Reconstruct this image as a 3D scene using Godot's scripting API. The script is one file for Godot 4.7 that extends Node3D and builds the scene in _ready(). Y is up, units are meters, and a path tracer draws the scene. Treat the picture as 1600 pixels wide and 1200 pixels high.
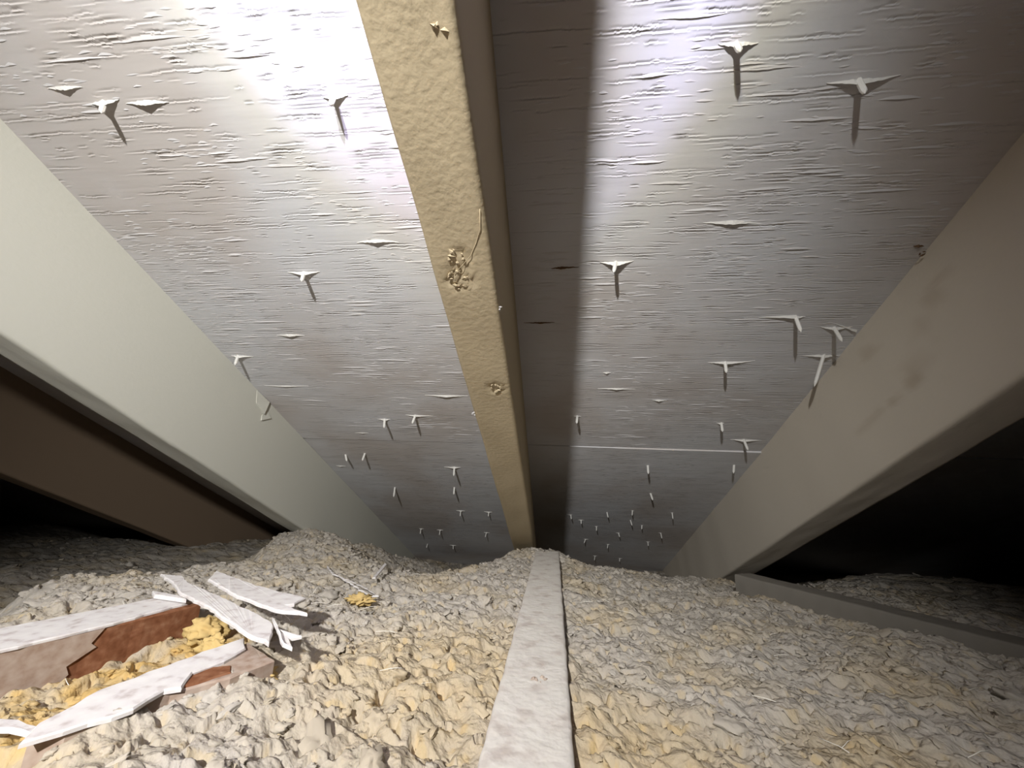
extends Node3D
# An attic eave: painted roof sheathing with nail tips, three near rafters, loose insulation, joists and torn wood.

const N := Vector3(0, 0.915867, -0.401483)      # roof normal, pointing out of the roof
const D := Vector3(0, -0.401483, -0.915867)     # down the slope
const DECK := 0.36                               # from the lens to the sheathing, along N
var roof: Transform3D                            # local x across, -y out of the sheathing into the attic, -z down the slope
var rng := RandomNumberGenerator.new()
var M := {}
var noise := FastNoiseLite.new()

func _ready():
	# --- camera
	var cam := Camera3D.new(); cam.name = "camera"
	cam.transform = Transform3D(Basis(Vector3(0.993899, 0.036004, -0.104252), Vector3(-0.00926, 0.96912, 0.246414), Vector3(0.109905, -0.243945, 0.963541)), Vector3.ZERO)
	cam.fov = rad_to_deg(2.0 * atan(600.0 / 610.0)); cam.near = 0.01; cam.far = 20.0
	add_child(cam); cam.current = true
	# --- environment: a closed, unlit attic
	var we := WorldEnvironment.new(); we.name = "environment"
	var e := Environment.new()
	e.background_mode = Environment.BG_COLOR; e.background_color = Color.BLACK
	e.tonemap_mode = Environment.TONE_MAPPER_LINEAR; e.tonemap_exposure = 1.0
	e.sdfgi_enabled = true; e.ssao_enabled = true; e.ssil_enabled = true
	we.environment = e; add_child(we)
	# --- the work light behind the lens: a narrow white beam, and the lamp's soft spill
	roof = Transform3D(Basis(Vector3(1, 0, 0), N, -D), N * DECK)
	var beam := (D * 0.587 + N * 0.809 + Vector3(0.031, 0, 0)).normalized()
	spot("torch_beam", at(-0.080, -0.36, 0.180), beam, 37.4, 0.05, 0.72, Color(0.80, 0.79, 1.0), 0.010)
	spot("torch_beam_rim", at(-0.080, -0.36, 0.180), beam, 40.5, 0.15, 0.16, Color(1.0, 0.95, 0.72), 0.010)
	spot("torch_spill", at(-0.120, -0.50, 0.260), Vector3(-0.088, -0.225, -0.93), 41.5, 1.0, 1.32, Color(0.985, 0.985, 0.975), 0.010)
	rng.seed = 7
	noise.seed = 3; noise.noise_type = FastNoiseLite.TYPE_SIMPLEX_SMOOTH; noise.fractal_type = FastNoiseLite.FRACTAL_NONE; noise.frequency = 1.0
	materials()
	shell()
	rafters()
	joists()
	insulation()
	torn_boards()
	fasteners()

func spot(called, where, towards, half, blend, energy, color, size):
	var l := SpotLight3D.new(); l.name = called
	l.light_color = color; l.light_energy = energy; l.light_size = size
	l.spot_range = 8.0; l.spot_attenuation = 2.0; l.spot_angle = half; l.spot_angle_attenuation = blend
	l.shadow_enabled = true
	add_child(l, true)
	l.look_at_from_position(where, where + towards, Vector3(0, 1, 0.2))

# --- helpers
func at(x: float, t: float, h: float) -> Vector3:      # across, down the slope, below the sheathing -> world
	return roof * Vector3(x, -h, -t)
func obj(called, mesh: Mesh, mat, parent: Node = self) -> MeshInstance3D:
	var o := MeshInstance3D.new(); o.name = called; o.mesh = mesh; o.material_override = mat
	parent.add_child(o, true); return o
func thing(called, label, category, xf := Transform3D(), group = "") -> Node3D:
	var o := Node3D.new(); o.name = called; add_child(o, true); o.transform = xf
	tag(o, label, category, group); return o
func tag(o, label, category, group = ""):
	o.set_meta("label", label); o.set_meta("category", category)
	if group: o.set_meta("group", group)
func struct(called, mesh, mat) -> MeshInstance3D:
	var o := obj(called, mesh, mat); o.set_meta("kind", "structure"); return o
func grid(nu: int, nv: int, f: Callable, closed := false) -> ArrayMesh:   # f(u, v) -> point
	var st := SurfaceTool.new(); st.begin(Mesh.PRIMITIVE_TRIANGLES)
	grid_into(st, nu, nv, f, 0); return done(st)
func grid_into(st: SurfaceTool, nu: int, nv: int, f: Callable, base: int) -> int:
	for j in nv + 1:
		for i in nu + 1:
			var u := float(i) / nu; var v := float(j) / nv
			st.set_uv(Vector2(u, v)); st.add_vertex(f.call(u, v))
	for j in nv:
		for i in nu:
			var a := base + j * (nu + 1) + i
			for k in [a, a + 1, a + nu + 1, a + 1, a + nu + 2, a + nu + 1]: st.add_index(k)
	return base + (nu + 1) * (nv + 1)
func done(st: SurfaceTool) -> ArrayMesh:
	st.generate_normals(); return st.commit()
func quad(st: SurfaceTool, a: Vector3, b: Vector3, c: Vector3, d: Vector3):   # corners clockwise seen from the front
	for p in [a, b, c, a, c, d]: st.add_vertex(p)
func box_of(st: SurfaceTool, c: Array):   # c: eight corners, four of the top clockwise seen from above, then the four below them
	st.set_smooth_group(-1)
	quad(st, c[0], c[1], c[2], c[3]); quad(st, c[7], c[6], c[5], c[4])
	for i in 4:
		var j := (i + 1) % 4
		quad(st, c[i], c[i + 4], c[j + 4], c[j])
func box(lo: Vector3, hi: Vector3) -> ArrayMesh:
	var st := SurfaceTool.new(); st.begin(Mesh.PRIMITIVE_TRIANGLES)
	box_of(st, [Vector3(lo.x, hi.y, lo.z), Vector3(hi.x, hi.y, lo.z), Vector3(hi.x, hi.y, hi.z), Vector3(lo.x, hi.y, hi.z), Vector3(lo.x, lo.y, lo.z), Vector3(hi.x, lo.y, lo.z), Vector3(hi.x, lo.y, hi.z), Vector3(lo.x, lo.y, hi.z)])
	return done(st)
func slab(pts: PackedVector2Array, y: float, thick: float, tilt := Vector2.ZERO, rough := 0.0, curl := 0.0) -> ArrayMesh:
	# A flat piece with a ragged outline (x, z), its top at height y, extruded downwards; edges slightly chamfered
	var fine := PackedVector2Array()
	for i in pts.size():
		var a := pts[i]; var b := pts[(i + 1) % pts.size()]
		var n: int = max(1, int(a.distance_to(b) / 0.006)) if rough > 0.0 else 1
		for k in n:
			var p := a.lerp(b, float(k) / n)
			if k > 0: p += (b - a).orthogonal().normalized() * noise.get_noise_2d(p.x * 210.0, p.y * 210.0) * rough
			fine.append(p)
	if Geometry2D.is_polygon_clockwise(fine): fine.reverse()
	var c := Vector2.ZERO
	for p in fine: c += p
	c /= fine.size()
	var ch := minf(0.0009, thick * 0.35)
	var top := PackedVector2Array()
	for i in fine.size():
		var t0 := (fine[i] - fine[i - 1]).normalized() if i > 0 else (fine[0] - fine[fine.size() - 1]).normalized()
		var t1 := (fine[(i + 1) % fine.size()] - fine[i]).normalized()
		var nn := (Vector2(-t0.y, t0.x) + Vector2(-t1.y, t1.x)).normalized()
		top.append(fine[i] + nn * ch * (1.0 if Geometry2D.is_point_in_polygon(fine[i] + nn * 0.0002, fine) else -1.0))
	var up := func(p: Vector2, d: float) -> Vector3:
		return Vector3(p.x, y - d + tilt.dot(p - c) + curl * (p - c).length_squared() + 0.0002 * noise.get_noise_2d(p.x * 90.0, p.y * 90.0), p.y)
	var st := SurfaceTool.new(); st.begin(Mesh.PRIMITIVE_TRIANGLES); st.set_smooth_group(-1)
	var flat := func(poly: PackedVector2Array, d: float, flip: bool):
		var tri := Geometry2D.triangulate_polygon(poly)
		for i in range(0, tri.size(), 3):
			var a: Vector3 = up.call(poly[tri[i]], d); var b: Vector3 = up.call(poly[tri[i + 1]], d); var cc: Vector3 = up.call(poly[tri[i + 2]], d)
			if ((b - a).cross(cc - a).y > 0.0) != flip: var s := b; b = cc; cc = s
			st.add_vertex(a); st.add_vertex(b); st.add_vertex(cc)
	flat.call(top, 0.0, false); flat.call(fine, thick, true)
	for i in fine.size():
		var a := fine[i]; var b := fine[(i + 1) % fine.size()]
		quad(st, up.call(a, ch), up.call(b, ch), up.call(b, thick), up.call(a, thick))
		var j := (i + 1) % fine.size()
		quad(st, up.call(top[i], 0.0), up.call(top[j], 0.0), up.call(b, ch), up.call(a, ch))
	return done(st)

# --- materials
func mat(color: Color, rough: float, spec := 0.25) -> StandardMaterial3D:
	var m := StandardMaterial3D.new(); m.albedo_color = color; m.roughness = rough; m.metallic_specular = spec; return m
func grain(freq: float, octaves: int, seed_: int, w := 512, h := 512) -> NoiseTexture2D:
	var t := NoiseTexture2D.new(); t.width = w; t.height = h; t.seamless = true
	var n := FastNoiseLite.new(); n.seed = seed_; n.frequency = freq; n.fractal_octaves = octaves; n.noise_type = FastNoiseLite.TYPE_SIMPLEX_SMOOTH
	t.noise = n; return t
func tinted(freq: float, octaves: int, seed_: int, cols: Array, offs: Array) -> NoiseTexture2D:
	var t := grain(freq, octaves, seed_); var g := Gradient.new()
	g.offsets = PackedFloat32Array(offs); g.colors = PackedColorArray(cols); t.color_ramp = g; return t
func triplanar(m: StandardMaterial3D, scale: float) -> StandardMaterial3D:
	m.uv1_triplanar = true; m.uv1_scale = Vector3.ONE * scale; return m

func materials():
	# sheathing paint: cool grey white over plywood whose face veneer has checked across the whole sheet
	var W := 2048
	var base := FastNoiseLite.new(); base.seed = 11; base.frequency = 0.02; base.fractal_octaves = 4
	var im := base.get_image(160, W, false, false, true); im.resize(W, W, Image.INTERPOLATE_CUBIC); im.convert(Image.FORMAT_L8)
	var data := im.get_data()
	for i in data.size(): data[i] = 112 + (data[i] >> 3)
	var r := RandomNumberGenerator.new(); r.seed = 21
	for k in 5200:                                      # fine checks: a raised lip above a groove
		var x := r.randi_range(0, W - 1); var y := r.randf() * W
		var n := int(20.0 + 150.0 * pow(r.randf(), 2.5)); var amp := r.randf_range(14.0, 60.0)
		var ph := r.randf() * 30.0
		for i in n:
			y += clampf(r.randfn(0.0, 0.16), -1.0, 1.0)
			var s := sin(PI * float(i) / n); var a := amp * s
			var px := (x + i) % W; var py := int(y) + W
			for q in 7:
				var v: float = [0.25, 0.6, 1.0, 0.75, -0.9, -0.5, -0.2][q]
				var id := ((py + q - 3) % W) * W + px
				data[id] = clampi(int(data[id] + v * a), 0, 255)
	im = Image.create_from_data(W, W, false, Image.FORMAT_L8, data)
	var checks := ImageTexture.create_from_image(im)
	var m := mat(Color(1, 1, 1), 0.9, 0.12)
	m.albedo_texture = tinted(0.006, 4, 5, [Color(0.745, 0.72, 0.705), Color(0.78, 0.77, 0.77), Color(0.80, 0.80, 0.81)], [0.2, 0.5, 0.8])
	m.uv1_scale = Vector3(1, 1, 1)
	m.heightmap_enabled = true; m.heightmap_texture = checks; m.heightmap_scale = 0.18
	M.deck = m
	M.lip = mat(Color(0.77, 0.76, 0.76), 0.85, 0.15)
	M.nail = mat(Color(0.82, 0.81, 0.79), 0.5, 0.4)
	M.splinter = mat(Color(0.81, 0.80, 0.78), 0.65, 0.25)
	M.brown_splinter = mat(Color(0.42, 0.33, 0.25), 0.85, 0.2)
	var bump := grain(0.035, 4, 8, 512, 512)
	for pair in [["rafter_left", Color(0.775, 0.77, 0.73), 0.010], ["rafter_center", Color(0.71, 0.65, 0.54), 0.02], ["rafter_right", Color(0.80, 0.765, 0.71), 0.012]]:
		var rm := mat(pair[1], 0.75, 0.2); rm.vertex_color_use_as_albedo = true
		rm.heightmap_enabled = true; rm.heightmap_texture = bump; rm.heightmap_scale = pair[2]
		M[pair[0]] = triplanar(rm, 9.0)
	M.cream = triplanar(mat(Color(0.80, 0.77, 0.70), 0.7), 6.0)
	M.bare = triplanar(mat(Color(0.50, 0.43, 0.36), 0.8), 6.0)
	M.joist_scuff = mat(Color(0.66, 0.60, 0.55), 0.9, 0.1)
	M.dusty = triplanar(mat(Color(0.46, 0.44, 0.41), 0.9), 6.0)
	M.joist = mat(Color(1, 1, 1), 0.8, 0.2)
	M.joist.albedo_texture = tinted(0.012, 5, 31, [Color(0.72, 0.68, 0.65), Color(0.80, 0.775, 0.745), Color(0.82, 0.80, 0.77)], [0.1, 0.4, 0.8]); triplanar(M.joist, 6.0)
	M.joist.heightmap_enabled = true; M.joist.heightmap_texture = bump; M.joist.heightmap_scale = 0.05
	M.paint = mat(Color(1, 1, 1), 0.75, 0.2)
	M.paint.albedo_texture = tinted(0.02, 5, 41, [Color(0.70, 0.66, 0.65), Color(0.80, 0.78, 0.775), Color(0.83, 0.815, 0.805)], [0.08, 0.36, 0.8]); triplanar(M.paint, 8.0)
	M.raw = mat(Color(1, 1, 1), 0.85, 0.15)
	M.raw.albedo_texture = tinted(0.03, 5, 51, [Color(0.40, 0.25, 0.17), Color(0.48, 0.32, 0.23), Color(0.57, 0.43, 0.34)], [0.1, 0.5, 0.9]); triplanar(M.raw, 8.0)
	M.dirty = mat(Color(1, 1, 1), 0.85, 0.15)
	M.dirty.albedo_texture = tinted(0.03, 5, 61, [Color(0.56, 0.47, 0.41), Color(0.63, 0.56, 0.51), Color(0.68, 0.62, 0.57)], [0.1, 0.5, 0.9]); triplanar(M.dirty, 8.0)
	M.bed = mat(Color(1, 1, 1), 0.95, 0.1); M.bed.vertex_color_use_as_albedo = true
	M.bed.heightmap_enabled = true; M.bed.heightmap_texture = grain(0.05, 4, 71); M.bed.heightmap_scale = 0.12; triplanar(M.bed, 9.0)
	M.tuft = mat(Color(1, 1, 1), 0.95, 0.1); M.tuft.vertex_color_use_as_albedo = true
	M.fibre = mat(Color(0.88, 0.86, 0.82), 0.8)
	M.yellow = mat(Color(0.72, 0.62, 0.42), 0.95, 0.1)
	M.wall = mat(Color(0.45, 0.40, 0.35), 0.9)

# --- the setting
func shell():
	var ceiling := Node3D.new(); ceiling.name = "ceiling"; ceiling.set_meta("kind", "structure"); add_child(ceiling); ceiling.transform = roof
	# two sheets of plywood sheathing that meet in a seam; the lower one sags on the right and is pushed up on the left
	for part in [[-1.6, 0.6475, 0], [0.6487, 2.1, 1]]:
		var nu := 60; var nv := 40; var t0: float = part[0]; var t1: float = part[1]; var low: int = part[2]
		var st := SurfaceTool.new(); st.begin(Mesh.PRIMITIVE_TRIANGLES)
		var f := func(u: float, v: float) -> Vector3:
			var x := lerpf(-2.0, 2.0, u); var t := lerpf(t0, t1, v)
			var h := 0.0 if low == 0 else (0.0028 * smoothstep(-0.12, 0.25, x) - 0.0005 * smoothstep(0.0, -0.3, x)) * exp(-(t - t0) * 2.0)
			return Vector3(x, -h, -t - (0.004 * x if low >= 0 else 0.0))
		for j in nv + 1:
			for i in nu + 1:
				var p: Vector3 = f.call(float(i) / nu, float(j) / nv)
				st.set_uv(Vector2((p.x + 0.56) / 0.96, (-p.z + 0.05) / 1.0)); st.add_vertex(p)
		for j in nv:
			for i in nu:
				var a := j * (nu + 1) + i
				for k in [a, a + nu + 1, a + 1, a + 1, a + nu + 1, a + nu + 2]: st.add_index(k)
		# the sheet's edge at the seam and its back, 12 mm higher
		st.set_smooth_group(1)
		var n0 := (nu + 1) * (nv + 1); var row := 0 if low else nv
		for i in nu + 1:
			for d in [0.0, 0.012]:
				st.set_uv(Vector2(float(i) / nu * 4.0, d)); st.add_vertex(f.call(float(i) / nu, float(row) / nv) + Vector3(0, d, 0))
		for i in nu:
			var a := n0 + i * 2
			for k in ([a, a + 2, a + 1, a + 1, a + 2, a + 3] if low else [a, a + 1, a + 2, a + 1, a + 3, a + 2]): st.add_index(k)
		st.generate_normals()
		obj("panel", st.commit(), M.deck, ceiling)
	obj("roof_backing", box(Vector3(-2, 0.008, -2.1), Vector3(2, 0.02, 1.6)), M.wall, ceiling)
	var lips := obj("paint_flake", lip_mesh(), M.lip, ceiling); lips.set_meta("kind", "stuff")
	struct("floor", box(Vector3(-2, -0.50, -2.1), Vector3(2, -0.48, 1.7)), M.wall)
	struct("wall_left", box(Vector3(-2.05, -0.5, -2.1), Vector3(-2, 1.3, 1.7)), M.wall)
	struct("wall_right", box(Vector3(2, -0.5, -2.1), Vector3(2.05, 1.3, 1.7)), M.wall)
	struct("wall_back", box(Vector3(-2, -0.5, 1.7), Vector3(2, 1.3, 1.75)), M.wall)
	struct("wall_front", box(Vector3(-2, -0.5, -2.0), Vector3(2, -0.25, -1.95)), M.wall)

func lip_mesh() -> ArrayMesh:                            # paint lifted along checks in the face veneer
	var st := SurfaceTool.new(); st.begin(Mesh.PRIMITIVE_TRIANGLES); st.set_smooth_group(-1)
	var r := RandomNumberGenerator.new(); r.seed = 99
	var made := 0; var tries := 0
	while made < 1900 and tries < 20000:
		tries += 1
		var x := r.randf_range(-0.50, 0.37); var t := r.randf_range(-0.06, 0.64)
		if x > -0.10 and x < -0.04: continue
		var dens := 0.35 + 0.9 * noise.get_noise_2d(x * 5.0, t * 9.0 + 40.0)
		if t > 0.45: dens *= 0.45
		if r.randf() > dens: continue
		made += 1
		var big := r.randf() < 0.14
		var n := r.randi_range(8, 16) if big else r.randi_range(4, 9)
		var step := r.randf_range(0.0025, 0.0042) if big else r.randf_range(0.0014, 0.0026)
		var amp := r.randf_range(0.0004, 0.0008) if big else r.randf_range(0.00015, 0.0004)
		var wide := r.randf_range(0.0014, 0.0030)
		var prev := []
		for i in n + 1:
			var s := sin(PI * float(i) / n)
			t += r.randfn(0.0, 0.00016)
			var px := x + step * i
			if px > 0.365 or (px > -0.105 and px < -0.04): break
			var ring := [Vector3(px, 0.0002, -t + wide * s), Vector3(px, -amp * s, -t), Vector3(px, -amp * s * 0.55, -t - 0.0004 * s), Vector3(px, 0.0002, -t - 0.0001)]
			if prev.size():
				for q in 3: quad(st, prev[q], ring[q], ring[q + 1], prev[q + 1])
			prev = ring
	return done(st)

# --- rafters. Each is a long timber under the sheathing; xd / xb are the line of the right (or left) face at the sheathing and at the lower edge
func rafter_mesh(xd0: float, xd1: float, xb0: float, xb1: float, w: float, depth: float, t0: float, t1: float, nt: int, wav: float, stains: Array, pits: Array) -> ArrayMesh:
	# (xd*: x of the left side at the sheathing at t=0 and t=1; xb*: the same at the lower edge)
	var ring := []                                       # cross-section: (across 0..1, depth 0..1), with rounded arrises
	var c := 0.003
	var ns := 34 if nt > 200 else 20
	for i in ns + 1: ring.append(Vector2(0.0, lerpf(-0.0, depth - c, float(i) / ns)))
	ring.append(Vector2(c * 0.3, depth - c * 0.3))
	var nb := 16 if nt > 200 else 8
	for i in nb + 1: ring.append(Vector2(lerpf(c, w - c, float(i) / nb), depth))
	ring.append(Vector2(w - c * 0.3, depth - c * 0.3))
	for i in ns + 1: ring.append(Vector2(w, lerpf(depth - c, 0.0, float(i) / ns)))
	var st := SurfaceTool.new(); st.begin(Mesh.PRIMITIVE_TRIANGLES)
	var nr := ring.size()
	for j in nt + 1:
		var t := lerpf(t0, t1, float(j) / nt)
		for q: Vector2 in ring:
			var k := q.y / depth
			var x := lerpf(lerpf(xd0, xd1, t), lerpf(xb0, xb1, t), k) + q.x
			var out := Vector2(-1 if q.x <= 0.0 else (1 if q.x >= w else 0), 1 if q.y >= depth - c else 0)
			var wv := wav * (noise.get_noise_3d(x * 70.0, q.y * 70.0, t * 130.0) + 0.6 * noise.get_noise_3d(x * 190.0, q.y * 190.0, t * 260.0)) + 0.0006 * noise.get_noise_2d(t * 9.0, q.x * 30.0)
			var col := Color(1, 1, 1)
			for s in stains:                             # (t, depth, radius t, radius depth, strength)
				var dd: float = Vector2((t - s[0]) / s[2], (q.y - s[1]) / s[3]).length() * (1.0 + 0.5 * noise.get_noise_3d(t * 60.0, q.y * 60.0, 9.0))
				if dd < 1.3 and q.x <= 0.0: col = col.lerp(Color(0.55, 0.46, 0.36), s[4] * smoothstep(1.3, 0.2, dd))
			for p in pits:                               # (side: 0 left face, 1 lower face, 2 right face; t, coordinate, radius, depth)
				var cc := q.x if p[0] == 1 else q.y
				if (p[0] == 1 and q.y >= depth - c) or (p[0] == 0 and q.x <= 0.0) or (p[0] == 2 and q.x >= w):
					var d2: float = Vector2((t - p[1]), (cc - p[2]) * p[5]).length() / p[3]
					if d2 < 1.6: wv += p[4] * (smoothstep(1.6, 0.5, d2) * (-0.6 + 1.5 * noise.get_noise_3d(x * 240.0, q.y * 240.0, t * 240.0)))
			st.set_color(col); st.add_vertex(Vector3(x + out.x * wv, -q.y - out.y * wv, -t))
	for j in nt:
		for i in nr - 1:
			var a := j * nr + i
			for k in [a, a + 1, a + nr, a + 1, a + nr + 1, a + nr]: st.add_index(k)
	st.generate_normals(); return st.commit()

func rafters():
	var left := thing("rafter", "pale cream painted rafter on the left, brightly lit on its broad side", "rafter", roof)
	obj("timber", rafter_mesh(-0.525, -0.549, -0.5575, -0.559, 0.040, 0.135, -0.9, 1.7, 260, 0.00012, [], [[2, 0.191, 0.079, 0.007, 0.0012, 1.0], [2, 0.282, 0.092, 0.008, 0.0015, 1.0], [2, 0.292, 0.102, 0.005, 0.0012, 1.0], [2, 0.632, 0.023, 0.004, 0.0016, 1.0]]), M.rafter_left, left)
	var st := SurfaceTool.new(); st.begin(Mesh.PRIMITIVE_TRIANGLES); st.set_smooth_group(-1)
	# a lifted flap of wood split from the top edge of the left rafter
	var e := func(t: float, h: float, o: float) -> Vector3: return Vector3(lerpf(lerpf(-0.485, -0.509, t), lerpf(-0.5175, -0.519, t), h / 0.135) + o, -h, -t)
	box_of(st, [e.call(0.52, 0.001, 0.003), e.call(0.485, 0.001, 0.0005), e.call(0.5, 0.017, 0.001), e.call(0.525, 0.022, 0.004), e.call(0.52, 0.001, -0.001), e.call(0.485, 0.001, -0.001), e.call(0.5, 0.017, -0.001), e.call(0.525, 0.022, -0.001)])
	box_of(st, [e.call(0.545, 0.018, 0.002), e.call(0.53, 0.013, 0.0006), e.call(0.525, 0.025, 0.001), e.call(0.53, 0.032, 0.002), e.call(0.545, 0.018, -0.001), e.call(0.53, 0.013, -0.001), e.call(0.525, 0.025, -0.001), e.call(0.53, 0.032, -0.001)])
	obj("split_flap", done(st), M.rafter_left, left)

	var mid := thing("rafter", "tan rafter down the middle with knots on its narrow underside", "rafter", roof)
	obj("timber", rafter_mesh(-0.089, -0.0965, -0.087, -0.082, 0.0435, 0.135, -0.9, 1.7, 820, 0.000045, [], [[1, 0.168, 0.0175, 0.009, 0.0015, 0.9], [1, 0.152, 0.022, 0.006, 0.0013, 1.0], [1, 0.296, 0.029, 0.007, 0.0018, 0.9]]), M.rafter_center, mid)
	# knots: a ragged ring of dried resin and torn grain on the underside
	for k in [[-0.069, 0.168, 0.0095, 15], [-0.0575, 0.295, 0.0085, 12]]:
		obj("knot", crumbs(Vector3(k[0], -0.1352, -k[1]), k[2], k[3], 0.7), M.rafter_center, mid)
	obj("knot", crumbs(Vector3(-0.067, -0.1352, -0.151), 0.006, 9, 1.0), M.rafter_center, mid)
	obj("drip_line", string(PackedVector3Array([Vector3(-0.0460, -0.1352, -0.118), Vector3(-0.0475, -0.1354, -0.130), Vector3(-0.0515, -0.1354, -0.140), Vector3(-0.0565, -0.1354, -0.149), Vector3(-0.063, -0.1354, -0.156), Vector3(-0.071, -0.1354, -0.164)]), 0.0002), M.rafter_center, mid)
	obj("edge_chip", crumbs(Vector3(-0.052, -0.1350, -0.036), 0.003, 4, 1.0), M.rafter_center, mid)
	obj("edge_chip", crumbs(Vector3(-0.0862, -0.133, -0.345), 0.0035, 5, 0.5), M.lip, mid)
	obj("edge_chip", crumbs(Vector3(-0.0435, -0.1335, -0.197), 0.0022, 4, 1.2), M.lip, mid)

	var right := thing("rafter", "dim greyish rafter on the right with dark stains along its side", "rafter", roof)
	obj("timber", rafter_mesh(0.348, 0.370, 0.369, 0.3725, 0.052, 0.135, -0.9, 1.7, 260, 0.00012, [[0.346, 0.082, 0.012, 0.010, 0.46], [0.376, 0.085, 0.010, 0.006, 0.37], [0.42, 0.085, 0.03, 0.006, 0.25], [0.275, 0.037, 0.010, 0.009, 0.31], [0.257, 0.028, 0.010, 0.006, 0.28], [0.365, 0.025, 0.014, 0.010, 0.28], [0.30, 0.047, 0.012, 0.012, 0.19], [0.33, 0.072, 0.02, 0.014, 0.19]], [[0, 0.346, 0.082, 0.007, 0.002, 1.0], [0, 0.376, 0.085, 0.006, 0.0015, 1.0], [0, 0.657, 0.033, 0.004, 0.003, 1.0]]), M.rafter_right, right)
	obj("edge_chip", crumbs(Vector3(0.346, -0.006, -0.248), 0.006, 7, 0.4), M.brown_splinter, right)
	var far := thing("rafter", "farthest rafter at the left, a brown band barely lit in the dark", "rafter", roof)
	obj("timber", rafter_mesh(-0.965, -0.972, -0.969, -0.972, 0.040, 0.140, -0.9, 1.7, 40, 0.0001, [], []), M.bare, far)

func crumbs(c: Vector3, rad: float, n: int, squash: float) -> ArrayMesh:   # small angular flakes stuck round a spot
	var st := SurfaceTool.new(); st.begin(Mesh.PRIMITIVE_TRIANGLES); st.set_smooth_group(-1)
	for i in n:
		var a := rng.randf() * TAU; var d := rad * sqrt(rng.randf_range(0.25, 1.0))
		var p := c + Vector3(cos(a) * d * squash, 0, sin(a) * d)
		var s := rng.randf_range(0.0005, 0.0015); var len := s * rng.randf_range(1.0, 2.4); var y := rng.randf() * TAU
		var b := Basis(Vector3.UP, y) * Basis(Vector3.RIGHT, rng.randfn(0.0, 0.5))
		var v := []
		for q in [Vector3(-len, 0, 0), Vector3(0, 0, -s), Vector3(len, 0, 0), Vector3(0, 0, s), Vector3(rng.randfn(0, 0.4) * s, -s * 0.6, rng.randfn(0, 0.4) * s), Vector3(0, s, 0)]: v.append(p + b * q)
		for q in 4:
			for k in [v[q], v[4], v[(q + 1) % 4], v[q], v[(q + 1) % 4], v[5]]: st.add_vertex(k)
	return done(st)

func string(path: PackedVector3Array, rad: float, taper := 0.0) -> ArrayMesh:
	var st := SurfaceTool.new(); st.begin(Mesh.PRIMITIVE_TRIANGLES)
	var n := 8
	for j in path.size():
		var f := (path[min(j + 1, path.size() - 1)] - path[max(j - 1, 0)]).normalized()
		var s := f.cross(Vector3(0.31, 0.9, 0.17)).normalized(); var u := s.cross(f)
		var r := rad * (1.0 - taper * float(j) / (path.size() - 1))
		for i in n: st.add_vertex(path[j] + (s * cos(TAU * i / n) + u * sin(TAU * i / n)) * r)
	for j in path.size() - 1:
		for i in n:
			var a := j * n + i; var b := j * n + (i + 1) % n
			for k in [a, b, a + n, b, b + n, a + n]: st.add_index(k)
	var e0 := path.size() * n
	st.add_vertex(path[0]); st.add_vertex(path[path.size() - 1])
	for i in n:
		for k in [e0, (i + 1) % n, i, e0 + 1, e0 - n + i, e0 - n + (i + 1) % n]: st.add_index(k)
	return done(st)

# --- joists under the insulation
func timber(w: float, h: float, length: float, wob: float) -> ArrayMesh:      # runs along -z from the origin, its top at y = 0, left edge at x = 0
	var st := SurfaceTool.new(); st.begin(Mesh.PRIMITIVE_TRIANGLES)
	var sec := []
	var c := 0.0022
	for i in 13: sec.append(Vector2(0, -h + (h - c) * i / 12.0))
	sec.append(Vector2(c * 0.3, -c * 0.3))
	for i in 11: sec.append(Vector2(c + (w - 2 * c) * i / 10.0, 0))
	sec.append(Vector2(w - c * 0.3, -c * 0.3))
	for i in 13: sec.append(Vector2(w, -c - (h - c) * i / 12.0))
	var nl := 160; var n := sec.size()
	for j in nl + 1:
		var z := -length * j / nl
		for q: Vector2 in sec:
			var k := wob * noise.get_noise_3d(q.x * 60.0, q.y * 60.0, z * 45.0)
			st.add_vertex(Vector3(q.x + (k if q.x > w * 0.5 else -k) * (1.0 if q.y < 0.0 else 0.0), q.y + k * 0.5, z))
	for j in nl:
		for i in n - 1:
			var a := j * n + i
			for k in [a, a + 1, a + n, a + 1, a + n + 1, a + n]: st.add_index(k)
	st.set_smooth_group(-1)
	st.generate_normals()
	return st.commit()

func joists():
	var j := thing("ceiling_joist", "pale worn joist running up the middle of the insulation to the eave", "joist", Transform3D(Basis(), Vector3(-0.032, -0.118, 0.12)))
	obj("timber", timber(0.042, 0.12, 0.88, 0.0005), M.joist, j)
	obj("scuff", crumbs(Vector3(0.024, 0.0004, -0.40), 0.004, 8, 1.0), M.joist_scuff, j)
	var dir := Vector3(0.398 - 0.273, 0, -0.42 + 0.645).normalized()
	var b := Basis(Vector3(-dir.z, 0, dir.x) * -1.0, Vector3.UP, dir)
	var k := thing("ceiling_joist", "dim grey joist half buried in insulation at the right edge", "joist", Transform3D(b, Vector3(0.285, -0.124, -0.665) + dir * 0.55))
	obj("timber", timber(0.036, 0.12, 0.57, 0.0009), M.dusty, k)

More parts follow.
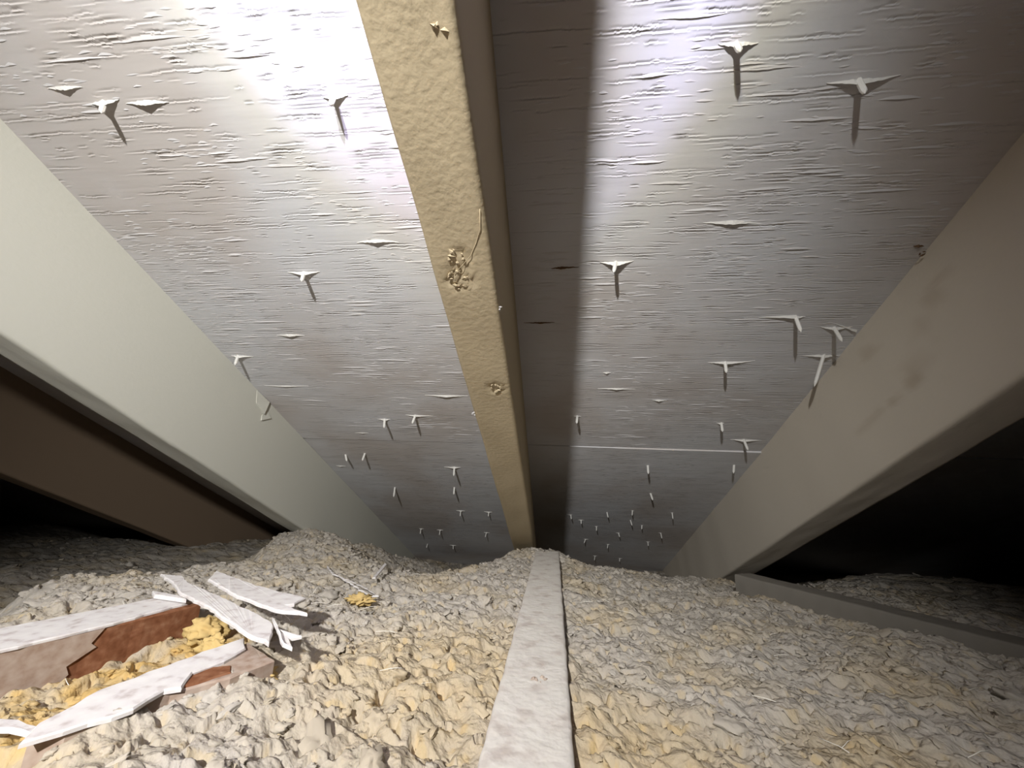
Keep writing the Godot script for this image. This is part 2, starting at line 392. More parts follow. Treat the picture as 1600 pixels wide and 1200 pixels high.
# --- loose insulation
const SPOTS := [
	Vector3(-0.2, -0.126, -0.05), Vector3(0.0, -0.131, -0.05), Vector3(0.25, -0.137, -0.1), Vector3(0.45, -0.14, -0.25), Vector3(-0.3, -0.124, -0.12),
	Vector3(-0.27, -0.130, -0.24), Vector3(-0.40, -0.112, -0.24), Vector3(-0.42, -0.110, -0.35), Vector3(-0.50, -0.114, -0.42), Vector3(-0.47, -0.130, -0.56), Vector3(-0.52, -0.113, -0.80), Vector3(-0.46, -0.118, -0.74),
	Vector3(-0.46, -0.165, -0.98), Vector3(-0.36, -0.215, -1.05), Vector3(-0.35, -0.121, -0.45), Vector3(-0.36, -0.130, -0.62), Vector3(-0.14, -0.122, -0.32), Vector3(-0.152, -0.109, -0.22), Vector3(-0.165, -0.107, -0.18), Vector3(-0.14, -0.115, -0.255), Vector3(-0.18, -0.108, -0.155), Vector3(-0.165, -0.106, -0.20), Vector3(-0.11, -0.121, -0.2), Vector3(-0.225, -0.116, -0.15), Vector3(-0.58, -0.19, -0.45), Vector3(-0.57, -0.19, -0.60), Vector3(-0.52, -0.18, -0.28), Vector3(-0.62, -0.18, -0.75), Vector3(-0.64, -0.19, -0.95), Vector3(-0.49, -0.15, -0.18),
	Vector3(-0.2, -0.130, -0.5), Vector3(-0.2, -0.178, -0.76), Vector3(-0.28, -0.20, -0.85), Vector3(-0.2, -0.24, -1.0), Vector3(-0.06, -0.122, -0.5), Vector3(-0.06, -0.124, -0.35), Vector3(-0.05, -0.126, -0.2), Vector3(-0.07, -0.128, -0.66),
	Vector3(-0.02, -0.120, -0.76), Vector3(0.05, -0.130, -0.7), Vector3(0.1, -0.158, -0.8), Vector3(0.1, -0.22, -1.0), Vector3(0.04, -0.131, -0.4), Vector3(0.04, -0.133, -0.2),
	Vector3(0.2, -0.134, -0.4), Vector3(0.2, -0.139, -0.56), Vector3(0.29, -0.168, -0.8), Vector3(0.37, -0.225, -1.05), Vector3(0.28, -0.139, -0.46), Vector3(0.34, -0.137, -0.37),
	Vector3(0.31, -0.147, -0.53), Vector3(0.36, -0.134, -0.44), Vector3(0.5, -0.15, -0.45), Vector3(0.5, -0.14, -0.62), Vector3(0.65, -0.14, -0.75), Vector3(-0.72, -0.21, -0.4), Vector3(-0.72, -0.2, -0.85), Vector3(-1.2, -0.2, -0.9),
	Vector3(-1.2, -0.2, -0.4), Vector3(-0.62, -0.2, -1.15), Vector3(1.1, -0.15, -0.7), Vector3(-0.2, -0.30, -1.2), Vector3(-0.35, -0.28, -1.3), Vector3(0.0, -0.29, -1.15), Vector3(0.2, -0.30, -1.2), Vector3(0.3, -0.29, -1.25), Vector3(0.1, -0.32, -1.5), Vector3(-0.3, -0.32, -1.5), Vector3(0.8, -0.25, -1.3), Vector3(-1.2, -0.3, -1.5), Vector3(1.6, -0.2, -1.0)]
var coarse := PackedFloat32Array()
const CX := 161
const CZ := 81
func rough_height(x: float, z: float) -> float:
	var s := 0.0; var w := 0.0
	for p: Vector3 in SPOTS:
		var d := (p.x - x) * (p.x - x) + (p.z - z) * (p.z - z) + 0.0006
		var k := 1.0 / (d * d); s += k * p.y; w += k
	return s / w
func height(x: float, z: float) -> float:
	var u := clampf((x + 2.0) / 4.0 * (CX - 1), 0.0, CX - 1.001); var v := clampf((-z) / 2.0 * (CZ - 1), 0.0, CZ - 1.001)
	var i := int(u); var j := int(v); var a := j * CX + i
	return lerpf(lerpf(coarse[a], coarse[a + 1], u - i), lerpf(coarse[a + CX], coarse[a + CX + 1], u - i), v - j)
func pit(x: float, z: float) -> float:
	return smoothstep(0.40, 0.68, noise.get_noise_2d(x * 98.0 + 90.0, z * 98.0 + 20.0))
func bumps(x: float, z: float) -> float:
	var wx := x + 0.004 * noise.get_noise_2d(x * 60.0, z * 60.0 + 70.0); var wz := z + 0.004 * noise.get_noise_2d(x * 60.0 + 33.0, z * 60.0)
	var b := 0.0045 * noise.get_noise_2d(x * 20.0, z * 20.0) + 0.0026 * noise.get_noise_2d(wx * 58.0 + 50.0, wz * 58.0)
	b += 0.0012 * noise.get_noise_2d(wx * 125.0, wz * 125.0 + 9.0) + 0.0006 * noise.get_noise_2d(wx * 270.0, wz * 270.0) - 0.0062 * pit(wx, wz)
	b -= 0.02 * smoothstep(-0.033, -0.027, x) * smoothstep(0.011, 0.005, x) * smoothstep(-0.71, -0.69, z)        # under the joist
	return b
func wool(x: float, z: float, deep: float) -> Color:            # dusty grey on top, yellow where it was disturbed
	var y := clampf(noise.get_noise_2d(x * 9.0 + 31.0, z * 9.0) * 1.1, 0.0, 1.0) * 0.25
	y = maxf(y, smoothstep(0.15, 0.03, Vector2(x + 0.07, (z + 0.29) * 1.0).length()) * 0.36)
	y = maxf(y, smoothstep(0.09, 0.02, Vector2(x - 0.04, z + 0.24).length()) * 0.38)
	y = maxf(y, smoothstep(0.07, 0.02, Vector2(x - 0.17, z + 0.25).length()) * 0.35)
	var pocket := absf((x + 0.262) + (z + 0.26) * -0.15)
	if z > -0.335 and z < -0.1: y = maxf(y, smoothstep(0.06, 0.035, pocket) * (0.75 + 0.6 * noise.get_noise_2d(x * 45.0, z * 45.0)))
	y = clampf(y + deep * 0.2 + 0.25 * noise.get_noise_2d(x * 70.0, z * 70.0) * y, 0.0, 1.0)
	var c := Color(0.650, 0.622, 0.585).lerp(Color(0.72, 0.605, 0.40), y)
	return c.srgb_to_linear()

func insulation():
	coarse.resize(CX * CZ)
	for j in CZ:
		for i in CX: coarse[j * CX + i] = rough_height(-2.0 + 4.0 * i / (CX - 1), -2.0 * j / (CZ - 1))
	var o := Node3D.new(); o.name = "loose_insulation"; add_child(o)
	tag(o, "lumpy grey and yellow loose fill insulation covering the attic floor", "insulation"); o.set_meta("kind", "stuff")
	# the bed
	var xs := []; var x := -1.9
	while x < 1.9:
		xs.append(x); x += 0.0018 if absf(x) < 0.56 else 0.012
	var zs := [0.5, 0.35, 0.2, 0.1, 0.03, -0.02, -0.05, -0.07, -0.085, -0.098, -0.109]; var z := -0.118
	while z > -1.9:
		zs.append(z); z *= 1.0052
	var n := xs.size(); var verts := PackedVector3Array(); var cols := PackedColorArray(); var idx := PackedInt32Array()
	for zz in zs:
		for xx in xs:
			verts.append(Vector3(xx, height(xx, zz) + bumps(xx, zz), zz)); cols.append(wool(xx, zz, pit(xx, zz) * 1.3))
	for j in zs.size() - 1:
		for i in n - 1:
			var a := j * n + i
			idx.append_array([a, a + n, a + 1, a + 1, a + n, a + n + 1])
	var st := SurfaceTool.new()
	var arr := []; arr.resize(Mesh.ARRAY_MAX); arr[Mesh.ARRAY_VERTEX] = verts; arr[Mesh.ARRAY_COLOR] = cols; arr[Mesh.ARRAY_INDEX] = idx
	var am := ArrayMesh.new(); am.add_surface_from_arrays(Mesh.PRIMITIVE_TRIANGLES, arr)
	st.create_from(am, 0); st.generate_normals()
	obj("bed", st.commit(), M.bed, o).set_meta("kind", "stuff")
	# the tufts: torn clumps of wool, in six shapes
	rng.seed = 17
	var places := []; places.resize(6); var tints := []; tints.resize(6)
	for k in 6: places[k] = []; tints[k] = []
	for k in 4200:
		var p := Vector2.ZERO
		if k < 1300: p = Vector2(rng.randf_range(-0.45, 0.42), rng.randf_range(-0.45, -0.14))
		elif k < 3400: p = Vector2(rng.randf_range(-0.62, 0.50), rng.randf_range(-0.95, -0.36))
		else: p = Vector2(rng.randf_range(-1.4, 1.2), rng.randf_range(-1.6, -0.3))
		var s := rng.randf_range(0.0012, 0.0028) * (1.0 + 0.7 * clampf(-p.y - 0.3, 0.0, 1.2))
		if rng.randf() < 0.05: s *= 2.4
		if p.x > -0.036 - s * 0.9 and p.x < 0.0135 + s * 0.9 and p.y > -0.69: continue
		if boarded(p): continue
		var y := height(p.x, p.y) + bumps(p.x, p.y)
		var b := Basis.from_euler(Vector3(rng.randfn(0.0, 0.35), rng.randf() * TAU, rng.randfn(0.0, 0.35))) * Basis.from_scale(Vector3(s * rng.randf_range(1.1, 2.0), s * rng.randf_range(0.45, 0.8), s * rng.randf_range(0.9, 1.4)))
		var id := k % 6
		places[id].append(Transform3D(b, Vector3(p.x, y - s * 0.22, p.y)))
		var c := wool(p.x, p.y, rng.randf_range(-0.4, 0.3)); var g := rng.randf_range(0.95, 1.06); tints[id].append(Color(c.r * g, c.g * g, c.b * g))
	for id in 6:
		var mm := MultiMesh.new(); mm.transform_format = MultiMesh.TRANSFORM_3D; mm.use_colors = true; mm.mesh = lump(id * 13 + 1, 18, 12, 0.36)
		mm.instance_count = places[id].size()
		for i in places[id].size():
			mm.set_instance_transform(i, places[id][i]); mm.set_instance_color(i, tints[id][i])
		var mi := MultiMeshInstance3D.new(); mi.name = "tuft"; mi.multimesh = mm; mi.material_override = M.tuft; mi.set_meta("kind", "stuff"); o.add_child(mi, true)
	# loose pale fibres
	var fm := MultiMesh.new(); fm.transform_format = MultiMesh.TRANSFORM_3D; fm.mesh = string(PackedVector3Array([Vector3(-1, 0, 0), Vector3(-0.4, 0.08, 0.02), Vector3(0.3, 0.1, -0.04), Vector3(1, 0, 0)]), 0.028)
	fm.instance_count = 120
	for i in 120:
		var p := Vector2(rng.randf_range(-0.4, 0.38), rng.randf_range(-0.75, -0.16))
		while (p.x > -0.05 and p.x < 0.03) or boarded(p): p = Vector2(rng.randf_range(-0.4, 0.38), rng.randf_range(-0.75, -0.16))
		var s := rng.randf_range(0.003, 0.009)
		fm.set_instance_transform(i, Transform3D(Basis.from_euler(Vector3(0, rng.randf() * TAU, rng.randfn(0, 0.2))).scaled(Vector3(s, s * 0.8, s * 0.8)), Vector3(p.x, height(p.x, p.y) + bumps(p.x, p.y) + 0.0035, p.y)))
	var fi := MultiMeshInstance3D.new(); fi.name = "fibre"; fi.multimesh = fm; fi.material_override = M.fibre; fi.set_meta("kind", "stuff"); o.add_child(fi, true)

func boarded(p: Vector2) -> bool:                               # where the torn boards lie
	return Geometry2D.is_point_in_polygon(p, UPPER) or Geometry2D.is_point_in_polygon(p, LOWER)

func lump(seed_: int, nu: int, nv: int, rough: float) -> ArrayMesh:
	var st := SurfaceTool.new(); st.begin(Mesh.PRIMITIVE_TRIANGLES)
	for j in nv + 1:
		for i in nu:
			var a := TAU * i / nu; var b := PI * j / nv
			var d := Vector3(cos(a) * sin(b), cos(b), sin(a) * sin(b))
			var q := d * 1.5 + Vector3.ONE * seed_
			var r := 1.0 + rough * noise.get_noise_3dv(q) + rough * 0.6 * noise.get_noise_3dv(q * 2.3)
			st.set_color(Color.WHITE); st.add_vertex(d * r)
	for j in nv:
		for i in nu:
			var a := j * nu + i; var b := j * nu + (i + 1) % nu
			for k in [a, b, a + nu, b, b + nu, a + nu]: st.add_index(k)
	return done(st)

# --- torn boards and splinters lying on the insulation at the left
const UPPER := [Vector2(-0.385, -0.150), Vector2(-0.352, -0.246), Vector2(-0.322, -0.327), Vector2(-0.283, -0.322), Vector2(-0.300, -0.262), Vector2(-0.335, -0.150)]
const LOWER := [Vector2(-0.205, -0.163), Vector2(-0.211, -0.193), Vector2(-0.199, -0.245), Vector2(-0.192, -0.262), Vector2(-0.160, -0.243), Vector2(-0.168, -0.220), Vector2(-0.184, -0.202), Vector2(-0.194, -0.167)]
func torn_boards():
	var up := thing("torn_board", "upper left torn board with whitish top edge and red brown broken side", "board", Transform3D(Basis(), Vector3.ZERO))
	obj("body", slab(PackedVector2Array(UPPER), -0.1045, 0.045, Vector2(0, 0), 0.0006), M.raw, up)
	obj("paint_layer", slab(PackedVector2Array([Vector2(-0.386, -0.150), Vector2(-0.353, -0.246), Vector2(-0.323, -0.328), Vector2(-0.290, -0.326), Vector2(-0.2990, -0.262), Vector2(-0.332, -0.150)]), -0.1026, 0.0019, Vector2.ZERO, 0.0012), M.paint, up)
	var face := SurfaceTool.new(); face.begin(Mesh.PRIMITIVE_TRIANGLES)
	face.set_smooth_group(-1)
	var ends := [Vector2(-0.264, -0.1045), Vector2(-0.259, -0.112), Vector2(-0.262, -0.115), Vector2(-0.250, -0.122), Vector2(-0.252, -0.127), Vector2(-0.244, -0.136), Vector2(-0.247, -0.15)]
	var on := func(z: float, y: float) -> Vector3: return Vector3(lerpf(-0.335, -0.300, (z + 0.150) / -0.112) + 0.0012, y, z)
	for i in ends.size() - 1:
		quad(face, on.call(-0.150, ends[i].y), on.call(ends[i].x, ends[i].y), on.call(ends[i + 1].x, ends[i + 1].y), on.call(-0.150, ends[i + 1].y))
		quad(face, on.call(ends[i].x, ends[i].y), on.call(ends[i].x, ends[i].y) - Vector3(0.002, 0, 0), on.call(ends[i + 1].x, ends[i + 1].y) - Vector3(0.002, 0, 0), on.call(ends[i + 1].x, ends[i + 1].y))
	obj("dirty_side", done(face), M.dirty, up)

	var low := thing("torn_board", "lower left torn board with ragged white paint over bare brown wood", "board", Transform3D(Basis(), Vector3.ZERO))
	obj("body", slab(PackedVector2Array(LOWER), -0.1045, 0.035, Vector2.ZERO, 0.0008), M.dirty, low)
	obj("raw_patch", slab(PackedVector2Array([Vector2(-0.193, -0.205), Vector2(-0.190, -0.226), Vector2(-0.177, -0.231), Vector2(-0.171, -0.224), Vector2(-0.182, -0.205)]), -0.1037, 0.004, Vector2.ZERO, 0.0015), M.raw, low)
	obj("paint_layer", slab(PackedVector2Array([Vector2(-0.2001, -0.1562), Vector2(-0.2084, -0.1673), Vector2(-0.2132, -0.1931), Vector2(-0.2010, -0.2453), Vector2(-0.1955, -0.262), Vector2(-0.1835, -0.249), Vector2(-0.1826, -0.232), Vector2(-0.187, -0.2166), Vector2(-0.1795, -0.2030), Vector2(-0.1848, -0.1990), Vector2(-0.1829, -0.1834), Vector2(-0.1934, -0.1653)]), -0.1022, 0.0022, Vector2(-0.01, 0.0), 0.0016), M.paint, low)

	var s := obj("wood_sliver", slab(PackedVector2Array([Vector2(-0.372, -0.368), Vector2(-0.347, -0.366), Vector2(-0.322, -0.347), Vector2(-0.2617, -0.3152), Vector2(-0.2111, -0.2866), Vector2(-0.182, -0.268), Vector2(-0.1680, -0.248), Vector2(-0.1620, -0.2385), Vector2(-0.1852, -0.2493), Vector2(-0.2433, -0.2864), Vector2(-0.3033, -0.320), Vector2(-0.335, -0.345)]), -0.0955, 0.0022, Vector2(0.01, 0.0), 0.0011), M.paint)
	tag(s, "longest pale sliver lying slantwise across the upper torn board's end", "wood scrap", "pale slivers of torn wood")
	s = obj("wood_sliver", slab(PackedVector2Array([Vector2(-0.3011, -0.3444), Vector2(-0.3214, -0.3753), Vector2(-0.2486, -0.3358), Vector2(-0.1885, -0.3125), Vector2(-0.1869, -0.2965), Vector2(-0.1917, -0.2925), Vector2(-0.1657, -0.2795), Vector2(-0.1903, -0.2809), Vector2(-0.2399, -0.305)]), -0.0915, 0.0022, Vector2(0.0, 0.012), 0.0009), M.paint)
	tag(s, "upper pale sliver with notched right end, overlapping the longest sliver", "wood scrap", "pale slivers of torn wood")
	s = obj("wood_sliver", slab(PackedVector2Array([Vector2(-0.1870, -0.2740), Vector2(-0.1697, -0.2563), Vector2(-0.1479, -0.2471), Vector2(-0.1528, -0.2424), Vector2(-0.1422, -0.230), Vector2(-0.1511, -0.2344)]), -0.0928, 0.002, Vector2(0.02, 0.0), 0.0006), M.paint)
	tag(s, "short forked sliver at the lower right tip of the longest sliver", "wood scrap", "pale slivers of torn wood")
	s = obj("wood_stick", slab(PackedVector2Array([Vector2(-0.3336, -0.3262), Vector2(-0.3031, -0.3206), Vector2(-0.2882, -0.3127), Vector2(-0.3221, -0.3177)]), -0.0988, 0.003), M.paint)
	tag(s, "thin pale stick poking out left from under the longest sliver", "wood scrap")
	s = obj("paint_scrap", slab(PackedVector2Array([Vector2(-0.315, -0.5623), Vector2(-0.28, -0.515), Vector2(-0.245, -0.491), Vector2(-0.205, -0.457), Vector2(-0.1808, -0.4322), Vector2(-0.1883, -0.4281), Vector2(-0.2429, -0.482), Vector2(-0.29, -0.530)]), -0.1205, 0.0015, Vector2(0.0, 0.02), 0.002), M.paint)
	tag(s, "long dusty narrow scrap half sunk in insulation right of the torn boards", "wood scrap")
	s = obj("paint_scrap", slab(PackedVector2Array([Vector2(-0.2419, -0.5874), Vector2(-0.2345, -0.577), Vector2(-0.2112, -0.4901), Vector2(-0.2146, -0.4883)]), -0.1175, 0.0015, Vector2(0.0, 0.03)), M.paint)
	tag(s, "short upright looking scrap beyond the long dusty scrap", "wood scrap")
	s = obj("wood_shred", slab(PackedVector2Array([Vector2(-0.245, -0.176), Vector2(-0.2300, -0.1775), Vector2(-0.2150, -0.1745), Vector2(-0.212, -0.170), Vector2(-0.226, -0.1715), Vector2(-0.24, -0.169)]), -0.1075, 0.002, Vector2.ZERO, 0.0012), M.paint)
	tag(s, "ragged shred of pale wood left of the lower board's pointed tip", "wood scrap")
	rng.seed = 23
	var c := obj("insulation_clump", lump(77, 36, 24, 0.32), M.yellow); c.transform = Transform3D(Basis.from_euler(Vector3(0.2, 0.5, 0)).scaled(Vector3(0.0125, 0.0085, 0.0105)), Vector3(-0.247, -0.1115, -0.291))
	tag(c, "largest rounded yellow clump tucked beneath the longest sliver", "insulation")
	c = obj("insulation_clump", lump(31, 30, 20, 0.45), M.yellow); c.transform = Transform3D(Basis.from_euler(Vector3(0.1, 1.5, 0.2)).scaled(Vector3(0.009, 0.006, 0.006)), Vector3(-0.222, -0.1125, -0.270))
	tag(c, "smaller yellow clump between the largest clump and the lower board", "insulation")
	c = obj("insulation_clump", lump(53, 24, 18, 0.7), M.yellow); c.transform = Transform3D(Basis.from_euler(Vector3(0.4, 0.3, 1.2)).scaled(Vector3(0.010, 0.0045, 0.006)), Vector3(-0.190, -0.1185, -0.411))
	tag(c, "lone yellow tuft standing in grey insulation below the dusty scrap", "insulation")
	c = obj("insulation_clump", lump(63, 24, 18, 0.6), M.yellow); c.transform = Transform3D(Basis.from_euler(Vector3(0.2, 0.9, 0.2)).scaled(Vector3(0.008, 0.005, 0.006)), Vector3(-0.168, -0.1145, -0.246))
	tag(c, "yellow tuft at the raw end of the lower board under the forked sliver", "insulation")

# --- nails and torn veneer on the sheathing
func wing(st: SurfaceTool, side: float, length: float, lift: float, wide: float, bend: float):
	# a tapering sliver of veneer, hinged at its far tip, lifted at the nail; mm
	var n := 9; var prev := []
	for i in n + 1:
		var s := float(i) / n; var k := 1.0 - s
		var x := side * length * s
		var w := 0.58 * wide * pow(k, 0.85) * (0.9 + 0.25 * noise.get_noise_2d(x * 0.4 + bend * 90.0, 3.0)) + 0.12
		var h := 0.75 * lift * pow(k, 1.5) + 0.15
		var z := bend * length * s * s + 0.4 * noise.get_noise_2d(x * 0.25, bend * 50.0)
		var ring := [Vector3(x, -h * 0.25, z + w * 0.5), Vector3(x, -h - 0.25, z - w * 0.35), Vector3(x, -h * 0.85, z - w * 0.5), Vector3(x, 0.2, z + w * 0.35)]
		if prev.size():
			for q in 4:
				var p := (q + 1) % 4
				if side > 0: quad(st, prev[q] * 0.001, ring[q] * 0.001, ring[p] * 0.001, prev[p] * 0.001)
				else: quad(st, ring[q] * 0.001, prev[q] * 0.001, prev[p] * 0.001, ring[p] * 0.001)
		else:
			if side > 0: quad(st, ring[0] * 0.001, ring[1] * 0.001, ring[2] * 0.001, ring[3] * 0.001)
			else: quad(st, ring[3] * 0.001, ring[2] * 0.001, ring[1] * 0.001, ring[0] * 0.001)
		prev = ring
func wing_mesh(side, length, lift, wide, bend) -> ArrayMesh:
	var st := SurfaceTool.new(); st.begin(Mesh.PRIMITIVE_TRIANGLES); st.set_smooth_group(-1)
	wing(st, side, length, lift, wide, bend); return done(st)
func shank(tip: Vector3, rad: float) -> ArrayMesh:               # a driven nail: round shank and a four sided point
	var p := PackedVector3Array([tip * -0.0004])
	for k in [0.4, 0.72, 0.86]: p.append(tip * 0.001 * k)
	var st := SurfaceTool.new(); st.begin(Mesh.PRIMITIVE_TRIANGLES); st.set_smooth_group(-1)
	var f := tip.normalized(); var s := f.cross(Vector3(0.2, 0.1, 0.97)).normalized(); var u := s.cross(f)
	var n := 8; var rings := []
	for j in p.size():
		var ring := []; var r: float = rad * (1.0 if j < 3 else 0.85)
		for i in n: ring.append(p[j] + (s * cos(TAU * i / n) + u * sin(TAU * i / n)) * r)
		rings.append(ring)
	for j in p.size() - 1:
		for i in n: quad(st, rings[j][i], rings[j][(i + 1) % n], rings[j + 1][(i + 1) % n], rings[j + 1][i])
	for i in n:
		for q in [rings[3][i], rings[3][(i + 1) % n], tip * 0.001]: st.add_vertex(q)
	return done(st)
func on_roof(x: float, t: float) -> Transform3D:
	return roof * Transform3D(Basis(), Vector3(x, 0, -t))
func nail(x: float, t: float, tip: Vector3, left: float, right: float, lift: float, wide: float, label: String):
	var o := thing("nail", label, "nail", on_roof(x, t), "nail tips through the sheathing")
	obj("shank", shank(tip, 0.0021), M.nail, o)
	if left > 0: obj("splinter", wing_mesh(-1.0, left, lift, wide, rng.randf_range(-0.06, 0.10)), M.splinter, o)
	if right > 0: obj("splinter", wing_mesh(1.0, right, lift, wide, rng.randf_range(-0.06, 0.10)), M.splinter, o)
func flake(x: float, t: float, left: float, right: float, lift: float, wide: float, label: String):
	var o := thing("splinter_flake", label, "splinter", on_roof(x, t), "torn veneer flakes on the sheathing")
	lift *= 0.52
	var m = M.brown_splinter if "brown" in label or "dark" in label else M.splinter
	if "curled" in label:
		o.transform = on_roof(x + right * 0.001, t)
		obj("blade", wing_mesh(-1.0, left + right, lift, wide, -0.05), m, o)
	elif "diagonal" in label:
		o.transform = on_roof(x + right * 0.001, t - 0.008) * Transform3D(Basis(Vector3.UP, 0.36), Vector3.ZERO)
		obj("blade", wing_mesh(-1.0, left + right, lift, wide, 0.02), m, o)
	else:
		obj("wing", wing_mesh(-1.0, left, lift, wide, rng.randf_range(-0.12, 0.05)), m, o)
		obj("wing", wing_mesh(1.0, right, lift, wide, rng.randf_range(-0.12, 0.05)), m, o)
func tiny_nail(x: float, t: float, bay: int, which := ""):
	var o := thing("nail", "tiny nail low in left bay, " + which if which else "tiny nail tip low in the dark right bay near the eave", "nail", on_roof(x, t), ["tiny nails low in the left bay", "tiny nails low in the right bay"][bay])
	obj("shank", shank(Vector3(rng.randfn(0, 2.0), -rng.randf_range(11.0, 17.0), rng.randfn(-1.0, 2.0)), 0.0014), M.nail, o)
	if rng.randf() < 0.7:
		for s in [-1.0, 1.0]: obj("splinter", wing_mesh(s, rng.randf_range(5.0, 13.0), 3.0, 3.5, rng.randf_range(-0.1, 0.1)), M.splinter, o)

func fasteners():
	rng.seed = 5
	nail(-0.1775, 0.0923, Vector3(0.8, -12.5, -1.5), 9.0, 12.1, 4.0, 3.0, "bright nail tip in the white patch of light left of the center rafter")
	nail(-0.3775, 0.0839, Vector3(2.4, -12.0, -4.2), 13.3, 15.5, 7.0, 6.0, "stubby nail amid the largest torn splinter at the upper left of the sheathing")
	nail(-0.2906, 0.2562, Vector3(1.8, -14.0, -2.0), 19.6, 20.3, 5.0, 5.0, "nail with even splinter wings in the left bay, alone above the small oval flake")
	nail(-0.4732, 0.4002, Vector3(1.9, -16.5, -2.9), 10.5, 25.1, 5.0, 4.0, "nail hugging the left rafter edge with a splinter pointing right")
	nail(-0.3030, 0.5690, Vector3(3.2, -17.5, -1.8), 13.4, 10.9, 4.0, 5.0, "left one of the twin nails above the left seam of the sheathing")
	nail(-0.2420, 0.5545, Vector3(-1.4, -17.5, 0.6), 17.6, 31.3, 3.0, 4.0, "right one of the twin nails above the left seam, with thin wide splinter")
	nail(-0.4403, 0.7135, Vector3(6.6, -13.5, -2.4), 0.0, 0.0, 0.0, 0.0, "left bare nail of a pair just below the left seam, near left rafter")
	nail(-0.3942, 0.7050, Vector3(-0.0, -16.5, 0.6), 0.0, 0.0, 0.0, 0.0, "right bare nail of a pair just below the left seam, near left rafter")
	nail(-0.2126, 0.7545, Vector3(1.8, -20.0, -1.0), 22.8, 14.2, 4.0, 5.0, "nail with flared head of splinter below the left seam, next to center rafter")
	nail(-0.3859, 0.8787, Vector3(0.9, -22.0, -5.5), 0.0, 0.0, 0.0, 0.0, "lone bare nail in the dim lower part of the left bay")
	nail(-0.2347, 0.8643, Vector3(1.2, -17.0, -0.7), 0.0, 0.0, 0.0, 0.0, "short bare nail directly under the flared nail near center rafter")
	nail(0.1215, 0.0795, Vector3(-0.4, -14.0, -1.2), 12.0, 14.5, 5.0, 5.0, "nail at the right border of the bright patch, dark shadow stripe below")
	nail(0.2138, 0.1058, Vector3(-1.3, -16.5, -3.0), 21.4, 25.9, 6.0, 5.0, "upper right nail with wide splinter wings, nearest the right rafter top")
	nail(0.0621, 0.2526, Vector3(-3.3, -16.5, -0.7), 16.6, 17.8, 7.0, 5.0, "nail with drooping splinter wings beside the shadow band of the center rafter")
	nail(0.2745, 0.3318, Vector3(-0.2, -22.0, -3.0), 4.8, 10.3, 4.0, 4.0, "thick nail at the end of a long curled splinter in the right bay")
	nail(0.3245, 0.3494, Vector3(0.5, -22.0, -0.9), 15.4, 18.7, 5.0, 4.0, "upper nail of the crossed pair against the right rafter")
	nail(0.3376, 0.3974, Vector3(-14.3, -35.5, -20.5), 24.8, 19.4, 5.0, 4.0, "longest slanted nail overlapping the edge of the right rafter")
	nail(0.2238, 0.4115, Vector3(-2.2, -17.5, -1.5), 21.8, 35.9, 4.0, 4.0, "nail with thin wide splinter wings in the middle of the right bay")
	nail(0.0368, 0.5473, Vector3(-1.4, -15.0, 0.1), 6.3, 6.2, 2.0, 3.0, "faint nail in the shadow just above the light seam strip")
	nail(0.2670, 0.5603, Vector3(-1.9, -16.5, -0.5), 7.8, 4.8, 4.0, 5.0, "short nail with crooked splinter above the right end of the seam strip")
	nail(0.3195, 0.6111, Vector3(1.1, -21.0, 0.6), 21.3, 29.1, 5.0, 4.0, "nail at the right end of the light seam strip touching right rafter")
	nail(0.1806, 0.7146, Vector3(-1.4, -20.0, -0.4), 12.0, 9.5, 4.0, 4.0, "nail with small collar below the light seam strip, beside a flat flake")
	nail(0.3352, 0.7011, Vector3(-5.1, -18.5, -2.3), 7.8, 6.7, 3.0, 4.0, "nail below the seam close to the right rafter edge")
	nail(0.2112, 0.8500, Vector3(3.0, -17.5, 0.3), 0.0, 0.0, 0.0, 0.0, "bare slanted nail in the dim lower part of the right bay")
	flake(-0.4025, 0.0721, 15.3, 15.8, 5.0, 6.0, "short torn splinter flake at far upper left of the sheathing")
	flake(-0.3404, 0.0861, 18.2, 20.3, 7.0, 7.0, "long pointed splinter to the right of the stubby nail, upper left")
	flake(-0.1890, 0.2186, 22.4, 23.6, 6.0, 5.0, "open splinter flake left of center rafter below the bright patch")
	flake(-0.3650, 0.3565, 19.9, 20.7, 6.0, 6.0, "small oval splinter flake in the left bay between rafter and two nails")
	flake(-0.1739, 0.4945, 35.2, 35.7, 6.0, 6.0, "bat shaped splinter flake close to the center rafter above the left seam")
	flake(-0.3650, 0.6183, 14.4, 11.7, 3.0, 5.0, "short flake just above the left end of the left seam")
	flake(-0.4760, 0.7673, 9.4, 12.5, 3.0, 4.0, "tiny flake against the left rafter below the seam")
	flake(0.1642, 0.2114, 26.2, 25.9, 5.0, 7.0, "wide diamond shaped flake in the middle of the right bay")
	flake(0.0047, 0.2574, 10.3, 19.8, 4.0, 5.0, "brown torn flake in the shadow band right of the center rafter")
	flake(-0.0185, 0.3376, 21.6, 17.4, 3.0, 4.0, "small dark brown flake low in the shadow band beside center rafter")
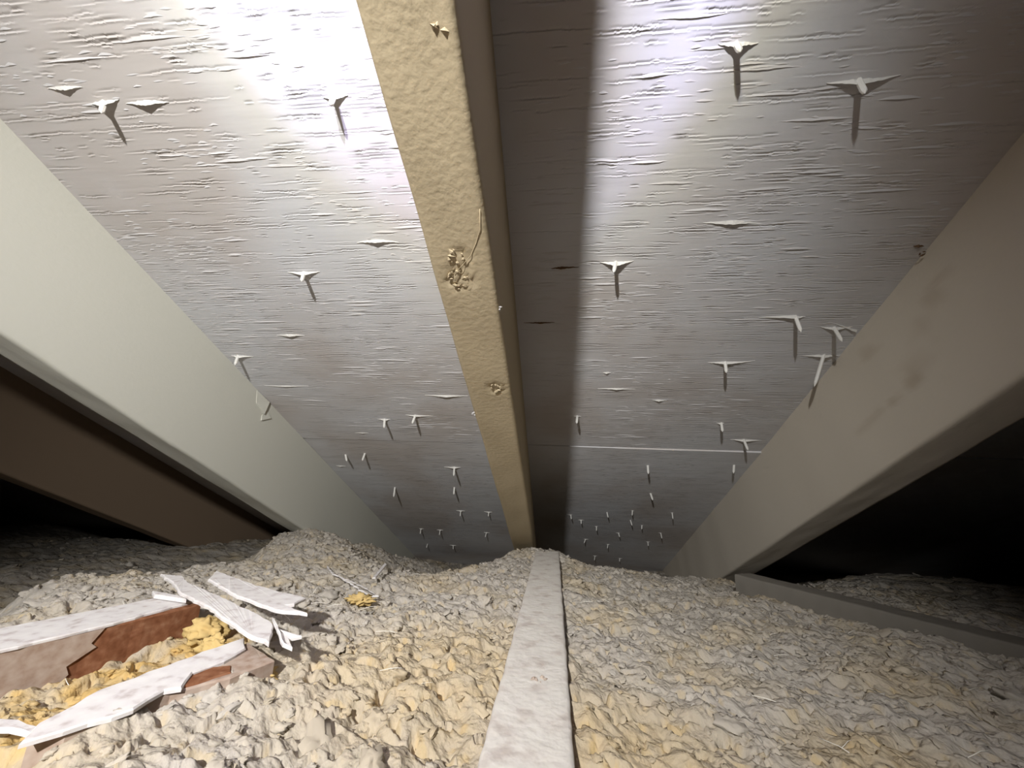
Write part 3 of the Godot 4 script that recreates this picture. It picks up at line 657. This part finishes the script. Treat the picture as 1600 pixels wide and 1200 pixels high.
	flake(0.2547, 0.3305, 19.6, 19.4, 8.0, 6.0, "long curled splinter lifting left from the thick nail in right bay")
	flake(0.3354, 0.3621, 15.6, 15.5, 6.0, 4.0, "diagonal splinter crossing the pair of nails at the right rafter")
	flake(0.0723, 0.4342, 5.3, 6.2, 4.0, 5.0, "tiny white flake left of the thin flat splinter in the right bay")
	flake(0.0903, 0.4713, 27.0, 27.6, 4.0, 4.0, "thin flat horizontal splinter in the right bay above the seam strip")
	flake(0.1566, 0.4991, 9.4, 12.1, 5.0, 5.0, "small upturned flake right of the flat splinter in the right bay")
	flake(0.1571, 0.7507, 17.5, 19.9, 3.0, 4.0, "flat flake left of the nail under the light seam strip")
	flake(-0.4391, 0.4736, 36.7, 40.6, 3.0, 3.0, "thin lifted strip beside the split flap of the left rafter")
	flake(0.3429, 0.2423, 4.5, 5.1, 4.0, 5.0, "dark torn chip at the top edge of the right rafter")
	tiny_nail(-0.248, 1.017, 0, "left one of the topmost tiny pair")
	tiny_nail(-0.172, 1.017, 0, "right one of the topmost tiny pair")
	tiny_nail(-0.405, 1.190, 0, "leftmost and nearest the left rafter")
	tiny_nail(-0.345, 1.192, 0, "second from the left rafter")
	tiny_nail(-0.202, 1.194, 0, "nearest the center rafter below the topmost pair")
	tiny_nail(-0.337, 1.352, 0, "lowest one toward the middle")
	tiny_nail(-0.427, 1.354, 0, "lowest one toward the left rafter")
	tiny_nail(0.131, 0.979, 1)
	tiny_nail(0.190, 0.958, 1)
	tiny_nail(0.115, 1.088, 1)
	tiny_nail(0.071, 1.043, 1)
	tiny_nail(0.043, 1.008, 1)
	tiny_nail(0.230, 1.061, 1)
	tiny_nail(0.179, 1.133, 1)
	tiny_nail(0.289, 1.115, 1)
	tiny_nail(0.163, 1.245, 1)
	tiny_nail(0.094, 1.206, 1)
	tiny_nail(0.195, 1.026, 1)
	tiny_nail(0.283, 0.960, 1)
	tiny_nail(0.271, 1.200, 1)
	tiny_nail(0.136, 1.380, 1)
	tiny_nail(0.217, 1.394, 1)
